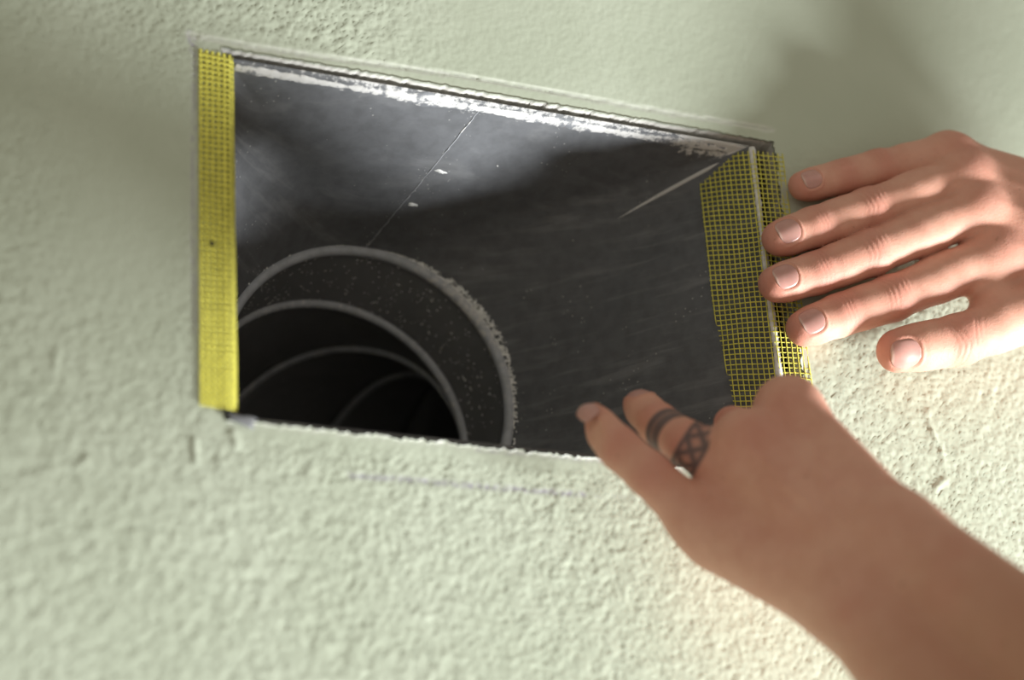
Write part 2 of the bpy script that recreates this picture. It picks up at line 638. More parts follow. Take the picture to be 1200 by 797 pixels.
# joint compound smeared along the boot's lip (top), and the pale lip on the right
def lump_strip(name, pts, wfun, hfun, mat, seed, parent):
    pts = np.asarray(pts, float)
    r = np.random.default_rng(seed)
    n = len(pts)
    N = 9
    a = np.linspace(0, 2 * np.pi, N, endpoint=False)
    nz = np.convolve(r.normal(0, 1, n + 8), np.ones(5) / 5, 'same')[4:-4]
    v = []
    for i in range(n):
        w, hh = wfun(i / (n - 1)) * (1 + .35 * nz[i]), hfun(i / (n - 1)) * (1 + .25 * nz[i])
        jit = r.normal(0, .12, (N, 3))
        v.append(pts[i][0] + np.cos(a)[:, None] * pts[i][1] * w + np.sin(a)[:, None] * pts[i][2] * hh + jit)
    v = np.vstack(v)
    idx = np.arange(n * N).reshape(n, N)
    f = np.stack([idx[:-1], np.roll(idx[:-1], -1, 1), np.roll(idx[1:], -1, 1), idx[1:]], -1).reshape(-1, 4)
    return mesh_obj(name, v, f, mat, parent)


def build_lip():
    # top: follows the panel just inside the lip; (centre, along panel depth, normal)
    dep = np.array([0, .95, -.18])
    nor = np.array([0, .18, .95])
    ts = np.linspace(.0, .985, 150)
    pts = [(on_top(t, .045) + np.array([0, 0, -.3]), dep, nor) for t in ts]
    sm = lump_strip('compound_smear', pts, lambda t: 2.3 + 1.0 * math.sin(t * 3.0) + .7 * math.sin(t * 23), lambda t: .9, M_SMEAR, 5, duct)
    rr = np.random.default_rng(21)
    bl = np.convolve(rr.normal(0, 1, 158), np.ones(9) / 3, 'same')[4:-4]
    aa = np.cos(np.linspace(0, 2 * np.pi, 9, endpoint=False))
    attr(sm, 'white', np.clip(.80 + .10 * bl[:, None] - .38 * np.clip(aa, 0, 1)[None, :] - .25 * (aa < -.8)[None, :], 0, 1).ravel())
    attr(sm, 'dust', np.full(150 * 9, .6))
    # right: rolled edge of the boot showing pale through the mesh
    zz = np.linspace(BZ0 + 1, BZ1 - 1, 90)
    pts = [(np.array([BX1 + .6, BY - .4, z]), np.array([1, 0, 0]), np.array([0, 1, 0])) for z in zz]
    lump_strip('rolled_edge', pts, lambda t: 1.6, lambda t: 1.0, M_PLASTER, 6, duct)
    zz = np.linspace(BZ0 + 1, BZ1 - 1, 60)
    pts = [(np.array([BX0 - .3, BY + .4, z]), np.array([1, 0, 0]), np.array([0, 1, 0])) for z in zz]
    lump_strip('rolled_edge', pts, lambda t: .8, lambda t: .8, M_BEAD, 7, duct)
    xx = np.linspace(BX0 + 1, BX1 - 1, 90)
    pts = [(np.array([x, BY + .6, BZ0 - .4]), np.array([0, 0, 1]), np.array([0, 1, 0])) for x in xx]
    lump_strip('rolled_edge', pts, lambda t: .8, lambda t: .8, M_BEAD, 8, duct)


build_lip()


def build_tab():                # bent sheet-metal tab at the lower left corner of the mouth
    pl = [P(266, 484, 1.0), P(272, 489, 1.5), P(281, 492, 1.0), P(291, 494, .5), P(300, 498, -1)]
    rows = []
    for i, p in enumerate(pl):
        w = [1.2, 1.6, 1.4, 2.2, 2.6][i]
        for k in (-1, -.3, .3, 1):
            rows.append(p + np.array([.15 * k, .25 * (1 - k * k) - .3, w * k]))
    f = [(i * 4 + k, i * 4 + k + 1, i * 4 + k + 5, i * 4 + k + 4) for i in range(4) for k in range(3)]
    metal_part('bent_tab', np.array(rows), np.array(f), M_ELBOW, white=.12, dust=.4, solid=.7)


build_tab()


def build_flakes():
    # larger crumbs stuck to the top panel
    spots = [(518, 200, 7.5, 3.4, .3), (485, 238, 7.5, 2.8, .1), (728, 240, 1.8, 1.5, 0), (420, 345, 1.6, 4.4, .2),
             (581, 192, 1.2, 1.2, 0), (452, 378, 2.2, 1.2, .8)]
    # intersect the pixel ray with the top panel (or the first elbow section)
    for u, v, a, b, rot in spots:
        best = None
        for fx in np.linspace(0, 1, 60):
            for vv in np.linspace(.02, 1, 50):
                p = on_top(fx, vv)
                d = np.hypot(*(pix(p) - np.array([u, v])))
                if best is None or d < best[0]: best = (d, p)
        p = best[1]
        if best[0] > 8:
            continue
        nr = np.array([0, -.15, -1.0]); nr /= np.linalg.norm(nr)
        e1 = np.array([math.cos(rot), math.sin(rot), 0]); e1 -= nr * (e1 @ nr); e1 /= np.linalg.norm(e1)
        e2 = np.cross(nr, e1)
        N, Mr = 14, 4
        vs_, fs = [], []
        r = np.random.default_rng(int(u))
        out = 1 + r.normal(0, .30, N)
        for k in range(Mr):
            q = k / (Mr - 1)
            for i in range(N):
                an = 2 * np.pi * i / N
                rr = (1 - q) * out[i]
                vs_.append(p + e1 * a * .5 * rr * math.cos(an) + e2 * b * .5 * rr * math.sin(an) + nr * (math.sqrt(max(0, 1 - (1 - q) ** 2)) * .9 + r.normal(0, .05)))
        for k in range(Mr - 1):
            for i in range(N):
                j = (i + 1) % N
                fs.append((k * N + i, k * N + j, (k + 1) * N + j, (k + 1) * N + i))
        mesh_obj('plaster_flake', np.array(vs_), fs, M_FLAKE, duct)
    # fine debris: chips and dust on the seam, around the collar and on the first elbow section
    V, F = [], []
    def chip(p, nr, s, ln):
        nr = nr / np.linalg.norm(nr)
        t = rng.normal(0, 1, 3); t -= nr * (t @ nr); t /= np.linalg.norm(t)
        b = np.cross(nr, t)
        o = len(V)
        for sx, sy in ((-1, -1), (1, -1), (1, 1), (-1, 1)):
            V.append(p + t * sx * s * ln + b * sy * s)
        V.append(p + nr * s * .8)
        for i in range(4): F.append((o + i, o + (i + 1) % 4, o + 4))
        F.append((o + 3, o + 2, o + 1, o))
    for k in range(900):        # collar rim, thickest at upper right
        th = np.clip(rng.normal(.75, .55), -.35, 3.0)
        rr = R1 - .5 + abs(rng.normal(0, 2.4))
        vfr = 1 - (rr - R1) / 60
        side = C1 + rr * np.array([math.cos(th), 0, math.sin(th)]) + np.array([0, -2.4 - .5 * (rr - R1), 0])
        chip(side, np.array([-.3 * math.cos(th), -1, -.3 * math.sin(th)]), rng.uniform(.14, .55), rng.uniform(1, 2.2))
    for k in range(420):        # first elbow section
        th = rng.uniform(.0, 2.7); q = rng.uniform(.05, .95)
        c = C1 * (1 - q) + C2 * q; r = R1 * (1 - q) + R2 * q - .35
        d = np.array([math.cos(th), 0, math.sin(th)])
        chip(c + d * r, -d, rng.uniform(.12, .42), rng.choice([1, 1.4, 3.5], p=[.6, .3, .1]))
    for k in range(300):        # along the seam and scattered on the top panel
        v = rng.uniform(.05, .98)
        t = .47 + rng.normal(0, .012) / (1.05 - v) if k < 200 else rng.uniform(.05, .9)
        chip(on_top(t, v) + np.array([0, 0, -.35]), np.array([0, -.2, -1]), rng.uniform(.12, .42), rng.uniform(1, 2.6))
    o = mesh_obj('drywall_chips', np.array(V), F, M_FLAKE, duct, smooth=False)
    tag(o, 'fine white drywall chips and dust clinging to the duct', kind='stuff')


build_flakes()


# ------------------------------------------------------------------ self-adhesive mesh tape
def polyline(pts, s):
    pts = np.asarray(pts, float)
    d = np.r_[0, np.cumsum(np.linalg.norm(np.diff(pts, axis=0), axis=1))]
    return np.stack([np.interp(s, d, pts[:, k]) for k in range(pts.shape[1])], -1), d[-1]


def ribbon(path, nrm, w, th):   # flat yarn: path (n,3), surface normal (n,3)
    path = np.asarray(path); n = len(path)
    tg = np.gradient(path, axis=0); tg /= np.linalg.norm(tg, axis=1)[:, None] + 1e-9
    sd = np.cross(tg, nrm); sd /= np.linalg.norm(sd, axis=1)[:, None] + 1e-9
    c = [path + sd * w / 2, path + nrm * th, path - sd * w / 2, path - nrm * th * .3]
    v = np.stack(c, 1).reshape(-1, 3)
    idx = np.arange(n * 4).reshape(n, 4)
    f = np.stack([idx[:-1], np.roll(idx[:-1], -1, 1), np.roll(idx[1:], -1, 1), idx[1:]], -1).reshape(-1, 4)
    return v, f


def join(parts):
    V, F, o = [], [], 0
    for v, f in parts:
        V.append(v); F.append(f + o); o += len(v)
    return np.vstack(V), np.vstack(F)


def mesh_tape(name, prof, z0, z1, sp_len, sp_cross, wl, wc, mat, skew=0.0, wave=.25, seed=3, lift=0.0, ext=.9):
    """prof(z) -> polyline in (x, y) across the tape; threads run along z and across"""
    r = np.random.default_rng(seed)
    ph = r.uniform(0, 6, 6)
    L = polyline(prof((z0 + z1) / 2), [0])[1]
    def S(s, z):                # surface point and normal
        s = np.atleast_1d(np.asarray(s, float)); z = np.broadcast_to(z, s.shape)
        if np.ptp(z) < 1e-6:
            pl = prof(float(z[0]))
            p0, p1, p2 = polyline(pl, s)[0], polyline(pl, s - .4)[0], polyline(pl, s + .4)[0]
        else:
            rows = [polyline(prof(float(zz)), [a, a - .4, a + .4])[0] for a, zz in zip(s, z)]
            p0, p1, p2 = (np.array([r[k] for r in rows]) for k in range(3))
        t = p2 - p1
        t /= np.linalg.norm(t, axis=1)[:, None] + 1e-9
        n2 = np.stack([t[:, 1], -t[:, 0]], -1)
        wv = wave * (np.sin(z * .16 + ph[0] + s * .11) + .6 * np.sin(z * .37 + ph[1] + s * .2))
        q = p0 + n2 * (wv * .5 + abs(wave) * .8 + lift)[:, None]
        zz = z + skew * np.clip(s - 19, 0, None) + .25 * np.sin(s * .2 + z * .08 + ph[2])
        return np.stack([q[:, 0], q[:, 1], zz], -1), np.stack([n2[:, 0], n2[:, 1], 0 * z], -1)
    longs, cross = [], []
    zs = np.linspace(z0 - ext, z1 + ext, 50)
    for s in np.arange(.6, L, sp_len):
        p, n = S(np.full(50, s) + r.normal(0, .05), zs)
        longs.append(ribbon(p, n, wl, .18))
    ss = np.linspace(-ext * 0 + 0.0, L, 30)
    for z in np.arange(z0, z1, sp_cross):
        p, n = S(ss, z + r.normal(0, .05))
        cross.append(ribbon(p + n * .12, n, wc, .16))
    org = S(np.array([L * .3]), z0)[0][0]
    t = empty(name, org)
    v, f = join(longs); a = mesh_obj('lengthwise_threads', v, f, mat, t)
    v, f = join(cross); b = mesh_obj('crosswise_threads', v, f, mat, t)
    for o in (a, b): o['kind'] = 'stuff'
    return t


# right flank of the boot seen under the tape: direction of the side panel
dR = np.array([C1[0] + R1 - BX1, C1[1] - BY]); dR /= np.linalg.norm(dR)


def prof_right(z):
    return [(132.0, -.5), (128.0, -.5), (BX1 + 2.0, BY - 1.9), (BX1 + .2, BY - 1.9), (BX1 - 1.6, BY - .6)] + \
           [tuple(np.array([BX1 - 1.6, BY - .6]) + dR * q * (.80 + .0032 * z) + np.array([-.4, 0])) for q in (3, 10, 20, 31)]


tape_r = mesh_tape('mesh_tape', prof_right, -72, 76, 2.45, 2.45, .52, .56, M_YARN, skew=0.2, wave=.35, seed=5)
tag(tape_r, 'loose yellow mesh tape folded into the duct under the fingertips', 'tape', 'drywall mesh tape')

dL = np.array([C1[0] - R1 - BX0, C1[1] - BY]); dL /= np.linalg.norm(dL)


def prof_left(z):
    return [(-142.0, -.6), (-134.5, -.6), (-131.5, -.9), (BX0 + .2, -.4), (BX0 + 1.6, 1.2)] + \
           [tuple(np.array([BX0 + 1.6, 1.2]) + dL * q + np.array([.5, 0])) for q in (3, 10, 22)]


tape_l = mesh_tape('mesh_tape', prof_left, -77.5, 78.5, 2.45, 2.45, 1.55, 1.5, M_YARN, wave=.12, seed=8)
tag(tape_l, 'dense yellow mesh tape lying flat down the edge of the opening away from the hands', 'tape', 'drywall mesh tape')
sp = P(249, 285, 1.2)
an = np.linspace(0, 2 * np.pi, 12, endpoint=False)
v = np.vstack([np.stack([sp[0] + 1.1 * np.cos(an), np.full(12, sp[1] + .6), sp[2] + 1.1 * np.sin(an)], -1),
               np.stack([sp[0] + .8 * np.cos(an), np.full(12, sp[1] - .2), sp[2] + .8 * np.sin(an)], -1)])
mesh_obj('dark_speck', v, [tuple(range(12, 24))] + [(i, (i + 1) % 12, 12 + (i + 1) % 12, 12 + i) for i in range(12)], M_DARK, tape_l)


# ------------------------------------------------------------------ hands (implicit surface, meshed with surface nets)
def nrm(v):
    v = np.asarray(v, float)
    return v / np.linalg.norm(v)


def cone_sdf(p, a, b, ra, rb, flat=1.0, fdir=None):
    a, b = np.asarray(a, np.float32), np.asarray(b, np.float32)
    ab = b - a
    L2 = float(ab @ ab) + 1e-6
    d = p - a
    t = np.clip((d @ ab) / L2, 0, 1)
    d = d - t[..., None] * ab
    if flat != 1.0:
        fd = np.asarray(fdir, np.float32)
        c = d @ fd
        d = d + (c * (1.0 / flat - 1.0))[..., None] * fd
    return np.sqrt((d * d).sum(-1)) - (ra + (rb - ra) * t)


def smin(a, b, k):
    h = np.clip(.5 + .5 * (b - a) / k, 0, 1)
    return b + (a - b) * h - k * h * (1 - h)


def surface_nets(F, org, h):
    s = F < 0
    nx, ny, nz = F.shape
    off = [(i, j, k) for i in (0, 1) for j in (0, 1) for k in (0, 1)]
    cnt = sum(s[i:nx - 1 + i, j:ny - 1 + j, k:nz - 1 + k].astype(np.int8) for i, j, k in off)
    act = (cnt > 0) & (cnt < 8)
    I = np.argwhere(act)
    vid = -np.ones(act.shape, np.int64)
    vid[act] = np.arange(len(I))
    val = np.stack([F[I[:, 0] + i, I[:, 1] + j, I[:, 2] + k] for i, j, k in off], 1)
    pos = np.zeros((len(I), 3)); num = np.zeros(len(I))
    offs = np.array(off, float)
    for a in range(8):
        for b in range(a + 1, 8):
            if np.abs(offs[a] - offs[b]).sum() != 1: continue
            m = (val[:, a] < 0) != (val[:, b] < 0)
            t = val[m, a] / (val[m, a] - val[m, b])
            pos[m] += offs[a] + t[:, None] * (offs[b] - offs[a]); num[m] += 1
    pos = (I + pos / num[:, None]) * h + org
    quads = []
    for ax in range(3):
        sl0 = [slice(None)] * 3; sl1 = [slice(None)] * 3
        sl0[ax] = slice(0, -1); sl1[ax] = slice(1, None)
        ch = s[tuple(sl0)] != s[tuple(sl1)]
        E = np.argwhere(ch)
        o1, o2 = [k for k in range(3) if k != ax]
        E = E[(E[:, o1] > 0) & (E[:, o2] > 0) & (E[:, o1] < F.shape[o1] - 1) & (E[:, o2] < F.shape[o2] - 1)]
        d1 = np.zeros(3, int); d1[o1] = 1
        d2 = np.zeros(3, int); d2[o2] = 1
        g = lambda c: vid[c[:, 0], c[:, 1], c[:, 2]]
        q = np.stack([g(E), g(E - d1), g(E - d1 - d2), g(E - d2)], 1)
        ins = s[E[:, 0], E[:, 1], E[:, 2]]
        flip = ins if ax != 1 else ~ins
        q[~flip] = q[~flip][:, ::-1]
        quads.append(q)
    return pos, np.vstack(quads)


def vert_normals(v, q):
    n = np.cross(v[q[:, 2]] - v[q[:, 0]], v[q[:, 3]] - v[q[:, 1]])
    out = np.zeros_like(v)
    for k in range(4): np.add.at(out, q[:, k], n)
    return out / (np.linalg.norm(out, axis=1)[:, None] + 1e-9)


class Finger:
    """joints: list of 3-D points from knuckle to tip centre; rad: radius per joint; dors: dorsal direction"""
    def __init__(self, joints, rad, dors, nail=None, flat=.92, kn=1.0):
        self.j = [np.asarray(p, float) for p in joints]
        self.r = rad
        self.d0 = dors if isinstance(dors, list) else [dors] * (len(joints) - 1)
        self.ax = [nrm(self.j[i + 1] - self.j[i]) for i in range(len(joints) - 1)]
        self.dn = [nrm(nrm(d) - a * (nrm(d) @ a)) for d, a in zip(self.d0, self.ax)]
        self.nail, self.flat, self.kn = nail, flat, kn

    def sdf(self, p):
        out = None
        for i in range(len(self.ax)):
            d = cone_sdf(p, self.j[i], self.j[i + 1], self.r[i], self.r[i + 1], self.flat, self.dn[i])
            m, rm = (self.j[i] + self.j[i + 1]) / 2, (self.r[i] + self.r[i + 1]) / 2
            d = smin(d, cone_sdf(p, m - self.ax[i] * 4, m + self.ax[i] * 4, rm * .99, rm * .99, self.flat, self.dn[i]), 3.0)   # fuller belly of the phalanx
            out = d if out is None else smin(out, d, 3.0)
        for i in range(1, len(self.j) - 1):       # bony joint: slightly wider and raised at the back
            c = self.j[i] + self.dn[i - 1] * .04 * self.r[i]
            d = cone_sdf(p, c - self.ax[i] * 1.5, c + self.ax[i] * 1.5, self.r[i] * .92 * self.kn, self.r[i] * .92 * self.kn)
            out = smin(out, d, 3.0)
        # pad of the fingertip
        a, n = self.ax[-1], self.dn[-1]
        c = self.j[-1] - a * self.r[-1] * .55 - n * self.r[-1] * .22
        out = smin(out, cone_sdf(p, c, c - a * 3, self.r[-1] * .93, self.r[-1] * .9), 2.5)
        return out


class Hand:
    def __init__(self, fingers, palm, kpalm=9.0, kf=7.0, kfs=None):
        self.f, self.palm, self.kp, self.kf = fingers, palm, kpalm, kf

    def sdf(self, p):
        p = np.asarray(p, np.float32)
        pal = None
        for a, b, ra, rb, fl, fd in self.palm:
            d = cone_sdf(p, a, b, ra, rb, fl, fd)
            pal = d if pal is None else smin(pal, d, self.kp)
        out = pal
        for f in self.f:
            out = np.minimum(out, smin(f.sdf(p), pal, self.kf))
        return out

    def grid(self, lo, hi, h, B=8):
        """sample the field only in blocks that the surface can cross"""
        lo, hi = np.asarray(lo, float), np.asarray(hi, float)
        nb = np.ceil((hi - lo) / (h * B)).astype(int)
        ax = [lo[k] + h * (B * np.arange(nb[k]) + (B - 1) / 2) for k in range(3)]
        C = np.stack(np.meshgrid(*ax, indexing='ij'), -1).astype(np.float32)
        Fc = self.sdf(C)
        act = np.abs(Fc) < 1.35 * h * B * .87 + .6
        F = np.repeat(np.repeat(np.repeat(np.where(Fc < 0, -5, 5).astype(np.float32), B, 0), B, 1), B, 2)
        F = F.reshape(nb[0], B, nb[1], B, nb[2], B)
        I = np.argwhere(act)
        o = np.stack(np.meshgrid(*[h * np.arange(B)] * 3, indexing='ij'), -1)
        for c in range(0, len(I), 600):
            q = I[c:c + 600]
            pts = (lo + q * h * B)[:, None, None, None, :] + o[None]
            F[q[:, 0], :, q[:, 1], :, q[:, 2], :] = self.sdf(pts.astype(np.float32))
        return F.reshape(nb * B)


def nail_frame(f):
    L, W, back, nd, roll = f.nail
    a = f.ax[-1]
    n = f.dn[-1] if nd is None else nrm(nrm(nd) - a * (nrm(nd) @ a))
    b = np.cross(a, n)
    c = f.j[-1] + a * (f.r[-1] - back)        # distal end of the nail bed
    return a, n, b, c, L, W


def build_hand(name, hand, lo, hi, h, label, extra=None, origin=None):
    F = hand.grid(lo, hi, h)
    # close the mesh at the ends of the box (the arm's cut end lies out of the picture)
    F[0] = np.maximum(F[0], .3); F[-1] = np.maximum(F[-1], .3)
    F[:, :, 0] = np.maximum(F[:, :, 0], .3); F[:, :, -1] = np.maximum(F[:, :, -1], .3)
    F[:, 0] = np.maximum(F[:, 0], .3); F[:, -1] = np.maximum(F[:, -1], .3)
    v, q = surface_nets(F, np.asarray(lo, float), h)
    # keep the largest piece only is not needed: the field is one body
    for _ in range(2):          # relax
        acc = np.zeros_like(v); c = np.zeros(len(v))
        for k in range(4):
            np.add.at(acc, q[:, k], v[q[:, (k + 1) % 4]] + v[q[:, k - 1]]); np.add.at(c, q[:, k], 2)
        v = v + .5 * (acc / c[:, None] - v)
    N = vert_normals(v, q)
    red = np.zeros(len(v)); fold = np.zeros(len(v)); disp = np.zeros(len(v)); ink = np.zeros(len(v)); tan = np.zeros(len(v))
    fd = np.stack([f.sdf(v.astype(np.float32)) for f in hand.f], 1)
    near = fd.argmin(1)
    nv = np.random.default_rng(2)
    for k, f in enumerate(hand.f):
        own = (near == k) & (fd[:, k] < 3.0)
        # creases over the joints
        for i in range(1, len(f.j) - 1):
            a = nrm(f.ax[i] + f.ax[i - 1]); n = nrm(f.dn[i] + f.dn[i - 1]); b = np.cross(a, n)
            r = f.r[i]
            d = v - f.j[i]
            s, w, up = d @ a, d @ b, d @ n
            dm = own * sstep(up, -.1 * r, .55 * r) * (np.abs(s) < 14)
            red = np.maximum(red, .75 * dm * np.exp(-(s / (.8 * r)) ** 2))
            wob = .25 * np.sin(w * .7 + k) + .12 * np.sin(w * 1.5 + 2 * k + i)
            if len(f.j) == 4 and i == 1 or len(f.j) == 3:
                lines = [(-5.6, .35, .7), (-3.4, .75, .62), (-1.2, .8, .9), (1.3, .8, -.9), (3.3, .7, -.62), (5.3, .35, -.7)]
                cw = .045
            else:
                lines = [(-2.0, .65, .3), (-.3, .8, 0.0), (1.5, .55, -.3)]
                cw = .02
            for s0, am, cur in lines:
                sc = s0 * r / 8.5 - cur * cw * w * w + wob
                g = np.exp(-((s - sc) / .55) ** 2) * dm * (1 - .5 * (np.abs(w) / r) ** 2)
                disp -= .30 * am * np.clip(g, 0, 1)
                fold = np.maximum(fold, am * np.clip(g, 0, 1))
            # loose puffy skin between creases
            disp += .15 * dm * np.exp(-(s / (.55 * r)) ** 2) * np.exp(-(w / (.55 * r)) ** 2)
        # red fingertip
        d = v - f.j[-1]
        red = np.maximum(red, own * .85 * sstep(d @ f.ax[-1], -f.r[-1] * 1.2, f.r[-1] * .6))
        # groove around the nail
        if f.nail:
            a, n, b, c, L, W = nail_frame(f)
            d = v - c
            s, w, up = -(d @ a), d @ b, d @ n
            e = (np.abs((s - L / 2) / (L / 2)) ** 3.2 + np.abs(w / (W / 2)) ** 3.2) ** (1 / 3.2)
            m = own * (up > -.2 * f.r[-1])
            ins = m * (e < 1.0)
            disp -= .38 * m * sstep(e, 1.06, .9) 
            rim = np.exp(-((e - 1.17) / .11) ** 2) * m * sstep(s, -.5, 3.0)
            disp += .42 * rim
            red = np.maximum(red, .7 * rim)
    if extra:
        extra(v, N, near, fd, dict(red=red, fold=fold, disp=disp, ink=ink, tan=tan))
    v = v + N * disp[:, None]
    o = mesh_obj(name, v, q, M_SKIN, origin=v.mean(0) if origin is None else origin)
    for nm, dta in (('red', red), ('ink', ink), ('tan', tan)): attr(o, nm, np.clip(dta, 0, 1))
    tag(o, label, 'hand')
    for f in hand.f:
        if not f.nail: continue
        a, n, b, c, L, W = nail_frame(f)
        ns, nw = 17, 15
        pts, fe = [], []
        for i in range(ns):
            t = -1 + 2 * i / (ns - 1)
            t = math.copysign(1 - (1 - abs(t)) ** 1.6, t)
            s = (t + 1) / 2 * L
            hw = W / 2 * max(0.02, 1 - abs(t) ** 3.2) ** (1 / 3.2)
            for k in range(nw):
                u = -1 + 2 * k / (nw - 1)
                pts.append(c - a * s + b * hw * u)
                fe.append(1.0 if s < .9 else 0.0)
        pts = np.array(pts)
        # drop on to the finger along the nail normal
        x = pts + n * f.r[-1] * 1.6
        for _ in range(30):
            x = x - n[None] * (f.sdf(x.astype(np.float32)).astype(float) * .8)[:, None]
        x = x.reshape(ns, nw, 3)
        # stiffen: average lengthwise so the plate is a smooth arched sheet
        for _ in range(4):
            x[1:-1] = (x[:-2] + 2 * x[1:-1] + x[2:]) / 4
        tip_lift = np.clip(1 - np.linspace(0, 1, ns) * 4, 0, 1)[:, None, None]
        top = (x + n * (.04 + .30 * tip_lift)).reshape(-1, 3)
        bot = top - n * .7
        idx = np.arange(ns * nw).reshape(ns, nw); m = ns * nw
        qf = np.stack([idx[:-1, :-1], idx[:-1, 1:], idx[1:, 1:], idx[1:, :-1]], -1).reshape(-1, 4)
        rimi = np.r_[idx[0, :], idx[1:, -1], idx[-1, -2::-1], idx[-2:0:-1, 0]]
        rf = np.stack([rimi, rimi + m, np.roll(rimi, -1) + m, np.roll(rimi, -1)], -1)
        nl = mesh_obj('fingernail', np.vstack([top, bot]), np.vstack([qf, qf[:, ::-1] + m, rf]), M_NAIL, o)
        attr(nl, 'free_edge', np.r_[fe, fe])
    return o


DB = np.array([-.10, -1.0, .05])     # back of the hand faces the room


def right_hand():
    J = {'pinky': [(1112, 182, 20), (1030, 197, 12.5), (986, 208, 9.5), (941, 218, 8)],
         'ring': [(1130, 208, 24), (1018, 246, 15), (955, 266, 11), (913, 280, 8.5)],
         'middle': [(1143, 246, 25), (1019, 297, 16), (957, 320, 11), (910, 333, 8.5)],
         'index': [(1165, 300, 24), (1044, 350, 15.5), (985, 369, 11), (942, 385, 8.5)],
         'thumb': [(1222, 362, 26), (1122, 399, 20), (1052, 411, 16)]}
    rad = {'pinky': [9.4, 8.2, 7.5, 6.8], 'ring': [10.8, 9.7, 8.7, 7.9], 'middle': [11.2, 10.1, 9.0, 8.2], 'index': [11.0, 10.0, 9.0, 8.0], 'thumb': [12.5, 11.3, 9.6]}
    nails = {'pinky': (9.0, 9.0, 4.0, None, 0), 'ring': (10.5, 11.2, 4.5, None, 0), 'middle': (10.5, 11.2, 4.5, None, 0),
             'index': (10.5, 11.2, 4.0, None, 0), 'thumb': (13, 13, 2.5, (-.25, -.75, -.6), 0)}
    fs, pts = [], {}
    for k in ('pinky', 'ring', 'middle', 'index', 'thumb'):
        pts[k] = [P(*j) for j in J[k]]
        d = DB if k != 'thumb' else np.array([-.2, -.75, -.62])
        fs.append(Finger(pts[k], rad[k], d, nails[k]))
        L = [np.linalg.norm(pts[k][i + 1] - pts[k][i]) for i in range(len(pts[k]) - 1)]
        print('right', k, [round(x, 1) for x in L])
    wr = P(1385, 300, 52)
    wru, wrd = wr + np.array([0, 4, 16]), wr + np.array([0, 4, -14])
    fl = .8
    palm = []
    for k, w, ra, rb in (('pinky', wru, 9.2, 13), ('ring', wr + np.array([0, 0, 7]), 10.0, 14), ('middle', wr, 10.5, 15), ('index', wrd, 10.5, 14)):
        palm.append((pts[k][0] + np.array([0, 1.0, 0]), w, ra, rb, fl, nrm(DB)))
        c = pts[k][0] + np.array([0, -1.2, 0])
        palm.append((c, c + np.array([2, 0, 0]), ra * .93, ra * .93, 1, None))
    palm.append((pts['pinky'][0] + np.array([4, 6, -2]), wru + np.array([0, 8, 0]), 9, 14, 1, None))
    cm = P(1330, 345, 34)
    palm.append((pts['thumb'][0], cm, 11.5, 15, 1, None))
    palm.append((cm, wrd, 15, 15, 1, None))
    palm.append((pts['index'][0] + np.array([22, 5, -6]), cm, 9, 14, 1, None))
    palm.append((P(1158, 335, 20), P(1162, 372, 22), 8.5, 9.5, 1, None))        # web between index finger and thumb
    el = wr + np.array([190, -80, -40])
    palm.append((wru, el + np.array([0, 0, 12]), 18, 33, 1, None))
    palm.append((wrd, el + np.array([0, 0, -12]), 18, 33, 1, None))
    H = Hand(fs, palm, 9.0, 6.5)
    def extra(v, N, near, fd, A):
        for k in ('pinky', 'ring', 'middle', 'index'):
            d = np.linalg.norm(v - (pts[k][0] + np.array([0, -9, 0])), axis=1)
            A['red'] = np.maximum(A['red'], .6 * np.exp(-(d / 11) ** 2), out=A['red'])
            ab = wr - pts[k][0]; t = np.clip((v - pts[k][0]) @ ab / (ab @ ab), 0, 1)
            dd = np.linalg.norm((v - pts[k][0] - t[:, None] * ab) * np.array([1, 0, 1]), axis=1)
            A['disp'] += .9 * np.exp(-(dd / 2.6) ** 2) * (N[:, 1] < -.3) * sstep(t, .0, .1)
    lo = (pts['middle'][3][0] - 14, -110, wr[2] - 62)
    allz = max(p[2] for q in pts.values() for p in q)
    return build_hand('hand', H, (pts['middle'][3][0] - 16, -190, -118), (wr[0] + 240, 1.5, allz + 34), .66,
                      'bare right hand with four fingers spread flat, pressing the mesh tape edge, thumb lowered', extra)


